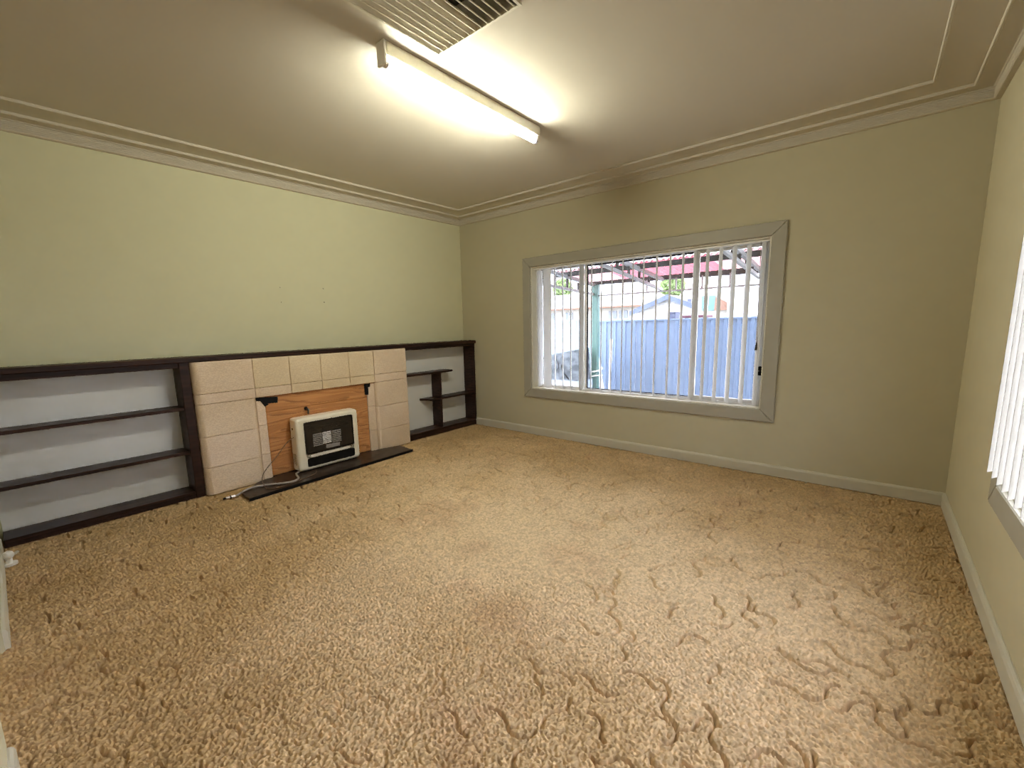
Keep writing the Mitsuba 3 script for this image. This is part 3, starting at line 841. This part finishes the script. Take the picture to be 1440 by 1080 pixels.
part('lower_chord', cbox(-3.76, 1.3, 6.98, 7.015, 1.700, 1.722, 0.002), 'm_steel', pc)
for xx in (-3.23, -2.825, -2.37, -1.99, -1.615, -1.228, -0.85, -0.45):
    part('web_bar', cbox(xx - 0.010, xx + 0.010, 6.985, 7.01, 1.722, 1.905, 0.001), 'm_steel', pc)
for xx, lowa, lowb in ((-3.76, 1.86, 1.735), (-2.58, 1.965, 1.735), (-1.24, 1.965, 1.80), (0.1, 1.965, 1.80)):
    part('rafter', bar((xx, 4.25, ROOF(4.25) - 0.13), (xx, 6.99, ROOF(6.99) - 0.13 + 0.06), 0.045, 0.05), 'm_steel', pc)
    part('truss_chord', bar((xx, 4.6, lowa + 0.02), (xx, 6.98, lowb), 0.04, 0.04), 'm_steel', pc)
    for yy in (5.0, 5.4, 5.75, 6.1, 6.45, 6.75):
        za_ = lowa + 0.02 + (lowb - lowa - 0.02) * (yy - 4.6) / 2.38
        part('web_bar', cbox(xx - 0.012, xx + 0.012, yy - 0.018, yy + 0.018, za_, ROOF(yy) - 0.12, 0.001), 'm_gutter', pc)
part('post', cbox(-3.80, -3.672, 6.94, 7.03, GZ, 1.90, 0.006), 'm_green', pc, label='green post')
part('post', cbox(0.72, 0.84, 6.94, 7.03, GZ, 1.90, 0.006), 'm_green', pc, label='green post')

hz = solo('garden_hose', cat(*[tube([(-3.736 + 0.13 * math.cos(t), 6.985 + 0.13 * math.sin(t), z0 + 0.03 * math.sin(t + ph)) for t in np.linspace(0, 6.28, 14)], 0.012, 8, 3) for z0, ph in ((0.42, 0.4), (0.30, 2.0))]), 'm_whiteplastic', 'white garden hose looped round the green patio post', 'hose', True)
solo('leaning_pole', rod((-3.42, 6.9, GZ), (-3.53, 7.2, 0.95), 0.022), 'm_whiteplastic', 'white pole leaning just right of the green post', 'pole', True)
solo('leaning_board', bar((-3.66, 7.3, GZ), (-4.0, 7.42, 0.98), 0.09, 0.03), 'm_housewhite', 'narrow white board leaning left of the green post', 'board')
cv = thing('covered_stack', 'grey plastic covered stack standing in the yard at the left of the window', 'stack')
part('cover', hull([(x_, y_, z_) for x_, y_, z_ in ((-4.9, 6.4, 0.28), (-3.72, 6.4, 0.28), (-4.9, 6.8, 0.28), (-3.72, 6.8, 0.28), (-4.9, 6.45, 0.60), (-3.75, 6.45, 0.815), (-4.9, 6.8, 0.62), (-3.75, 6.8, 0.82))]), 'm_cover_grey', cv)
part('base', cbox(-4.9, -3.70, 6.4, 6.85, GZ, 0.278, 0.004), 'm_paleboard', cv, label='pale blue base')
part('strap', tube([(-4.23, 6.43, 0.70), (-4.15, 6.385, 0.62), (-4.11, 6.385, 0.52), (-4.16, 6.385, 0.44)], 0.010, 8, 5), 'm_black', cv, True)
part('strap', tube([(-4.05, 6.385, 0.55), (-4.03, 6.385, 0.44), (-3.97, 6.385, 0.36), (-3.91, 6.385, 0.30)], 0.010, 8, 5), 'm_black', cv, True)

# neighbours
def gable_house(name, label, x0, x1, y0, y1, zw, zr, mw, mr, barge=None):
    k = thing(name, label, 'house')
    xm = (x0 + x1) / 2
    part('wall', plate(Polygon([(x0, GZ), (x1, GZ), (x1, zw), (xm, zr), (x0, zw)]), y0, y1), mw, k)
    for xa in (x0, x1):
        sg = -1 if xa == x0 else 1
        t = 0.06
        ov = 0.25
        sl = (zr - zw) / (xm - x0)
        part('roof', hull([(p, q, r + e) for p, r in ((xm, zr), (xa + sg * ov, zw - sl * ov)) for q in (y0 - 0.25, y1 + 0.2) for e in (0.005, t)]), mr, k)
        if barge:
            part('barge_board', hull([(p, q, r + e) for p, r in ((xm, zr), (xa + sg * ov, zw - sl * ov)) for q in (y0 - 0.30, y0 - 0.252) for e in (-0.11, 0.07)]), barge, k, label='blue grey barge board')
    return k


g1 = gable_house('gable_house', 'small white gabled house with blue grey barge boards over the fence', -6.75, -4.50, 16.0, 24.0, 1.66, 2.10, 'm_housewhite', 'm_roofpale', 'm_barge')
part('vent', cbox(-4.98, -4.86, 15.9, 15.998, 1.86, 1.98, 0), 'm_bin', g1)
g2 = thing('long_house', 'long cream house with a pale roof and terracotta eave at the left behind the fence', 'house')
part('wall', cbox(-20, -7.6, 20.0, 26, GZ, 1.95, 0), 'm_housecream', g2)
part('roof', hull([(-20.4, 19.5, 2.0), (-7.3, 19.5, 2.0), (-7.3, 26.5, 2.0), (-20.4, 26.5, 2.0), (-18, 23, 2.95), (-9.4, 23, 2.95), (-20.4, 19.5, 2.05), (-7.3, 19.5, 2.05)]), 'm_roofpale', g2)
part('eave', cbox(-20.4, -7.3, 19.46, 19.52, 1.93, 2.01, 0.01), 'm_terracotta', g2, label='terracotta eave board')
for xx in (-15.2, -13.3, -12.2, -9.75, -9.2):
    w = part('window', cbox(xx - 0.22, xx + 0.22, 19.96, 20.02, 1.42, 1.80, 0.01), 'm_windowgrey', g2)
    part('mullion', cbox(xx - 0.015, xx + 0.015, 19.94, 19.965, 1.42, 1.80, 0.002), 'm_housewhite', w)
g3 = thing('white_building', 'tall white building with a teal window at the right behind the fence', 'building')
part('wall', cbox(-4.22, 3.0, 14.2, 15.4, GZ, 2.06, 0), 'm_housecream', g3, label='cream lower wall')
part('wall', cbox(-3.18, 3.0, 13.6, 14.2, GZ, 2.50, 0), 'm_bigwhite', g3, label='white front wall')
w = part('window', cbox(-4.02, -3.64, 14.15, 14.21, 1.52, 1.965, 0.005), 'm_teal', g3, label='teal window')
part('mullion', cbox(-3.84, -3.82, 14.13, 14.152, 1.52, 1.965, 0.002), 'm_housewhite', w)
part('annex_roof', hull([(-3.62, 14.0, 1.52), (-3.25, 14.0, 1.52), (-3.62, 14.19, 1.52), (-3.25, 14.19, 1.52), (-3.62, 14.1, 1.93), (-3.25, 14.1, 1.70)]), 'm_terracotta', g3, label='terracotta annex roof')
sh = thing('shed_table', 'dark maroon low table top showing above the fence at the right', 'table')
part('top', cbox(-3.10, -2.60, 9.5, 10.0, 1.30, 1.355, 0.01), 'm_maroon', sh)
for xx in (-3.05, -2.65):
    part('leg', cbox(xx - 0.03, xx + 0.03, 9.7, 9.76, GZ, 1.30, 0.003), 'm_maroon', sh)
bn = thing('wheelie_bin', 'dark blue bin standing just above the fence line below the gable', 'bin')
part('body', hull([(x_, y_, z_) for z_, e in ((0.35, 0.10), (1.40, 0.13)) for x_ in (-3.06 - e / 2, -3.06 + e / 2) for y_ in (9.0 - e, 9.0 + e)]), 'm_bin', bn)
part('lid', cbox(-3.145, -2.985, 8.85, 9.15, 1.400, 1.425, 0.008), 'm_bin', bn)
part('stand', cbox(-3.12, -3.0, 8.92, 9.08, GZ, 0.349, 0.004), 'm_bin', bn)


def tree(x, y, z, r, h, label, seed, n=900):
    k = thing('tree', label, 'tree', 'trees behind the neighbouring houses')
    g = np.random.default_rng(seed)
    part('trunk', tube([(x, y, GZ), (x + 0.1, y, z * 0.5), (x, y, z)], 0.12, 8, 3), 'm_trunk', k, True)
    v, f = [], []
    for i in range(n):
        d = g.normal(size=3)
        d /= np.linalg.norm(d)
        c = np.array([x, y, z]) + d * np.array([r, r, h]) * g.uniform(0.3, 1.0) ** 0.5
        a = g.normal(size=3)
        a /= np.linalg.norm(a)
        b = np.cross(a, g.normal(size=3))
        b /= np.linalg.norm(b)
        s = g.uniform(0.10, 0.2)
        j = len(v)
        v += [c - a * s, c + b * s * 0.45, c + a * s, c - b * s * 0.45]
        f += [(j, j + 1, j + 2), (j, j + 2, j + 3)]
    kk = part('foliage', trimesh.Trimesh(v, f, process=False), 'm_leaf', k)
    labels[kk] = {'kind': 'stuff'}


tree(-12.9, 30, 2.85, 0.9, 0.5, 'pale green tree behind the roof left of the gable', 1)
tree(-10.4, 30, 3.5, 0.8, 0.75, 'green tree above the gable of the small white house', 2)
tree(-18.9, 30, 3.9, 0.8, 0.9, 'tree at the far left seen through the blind', 4)
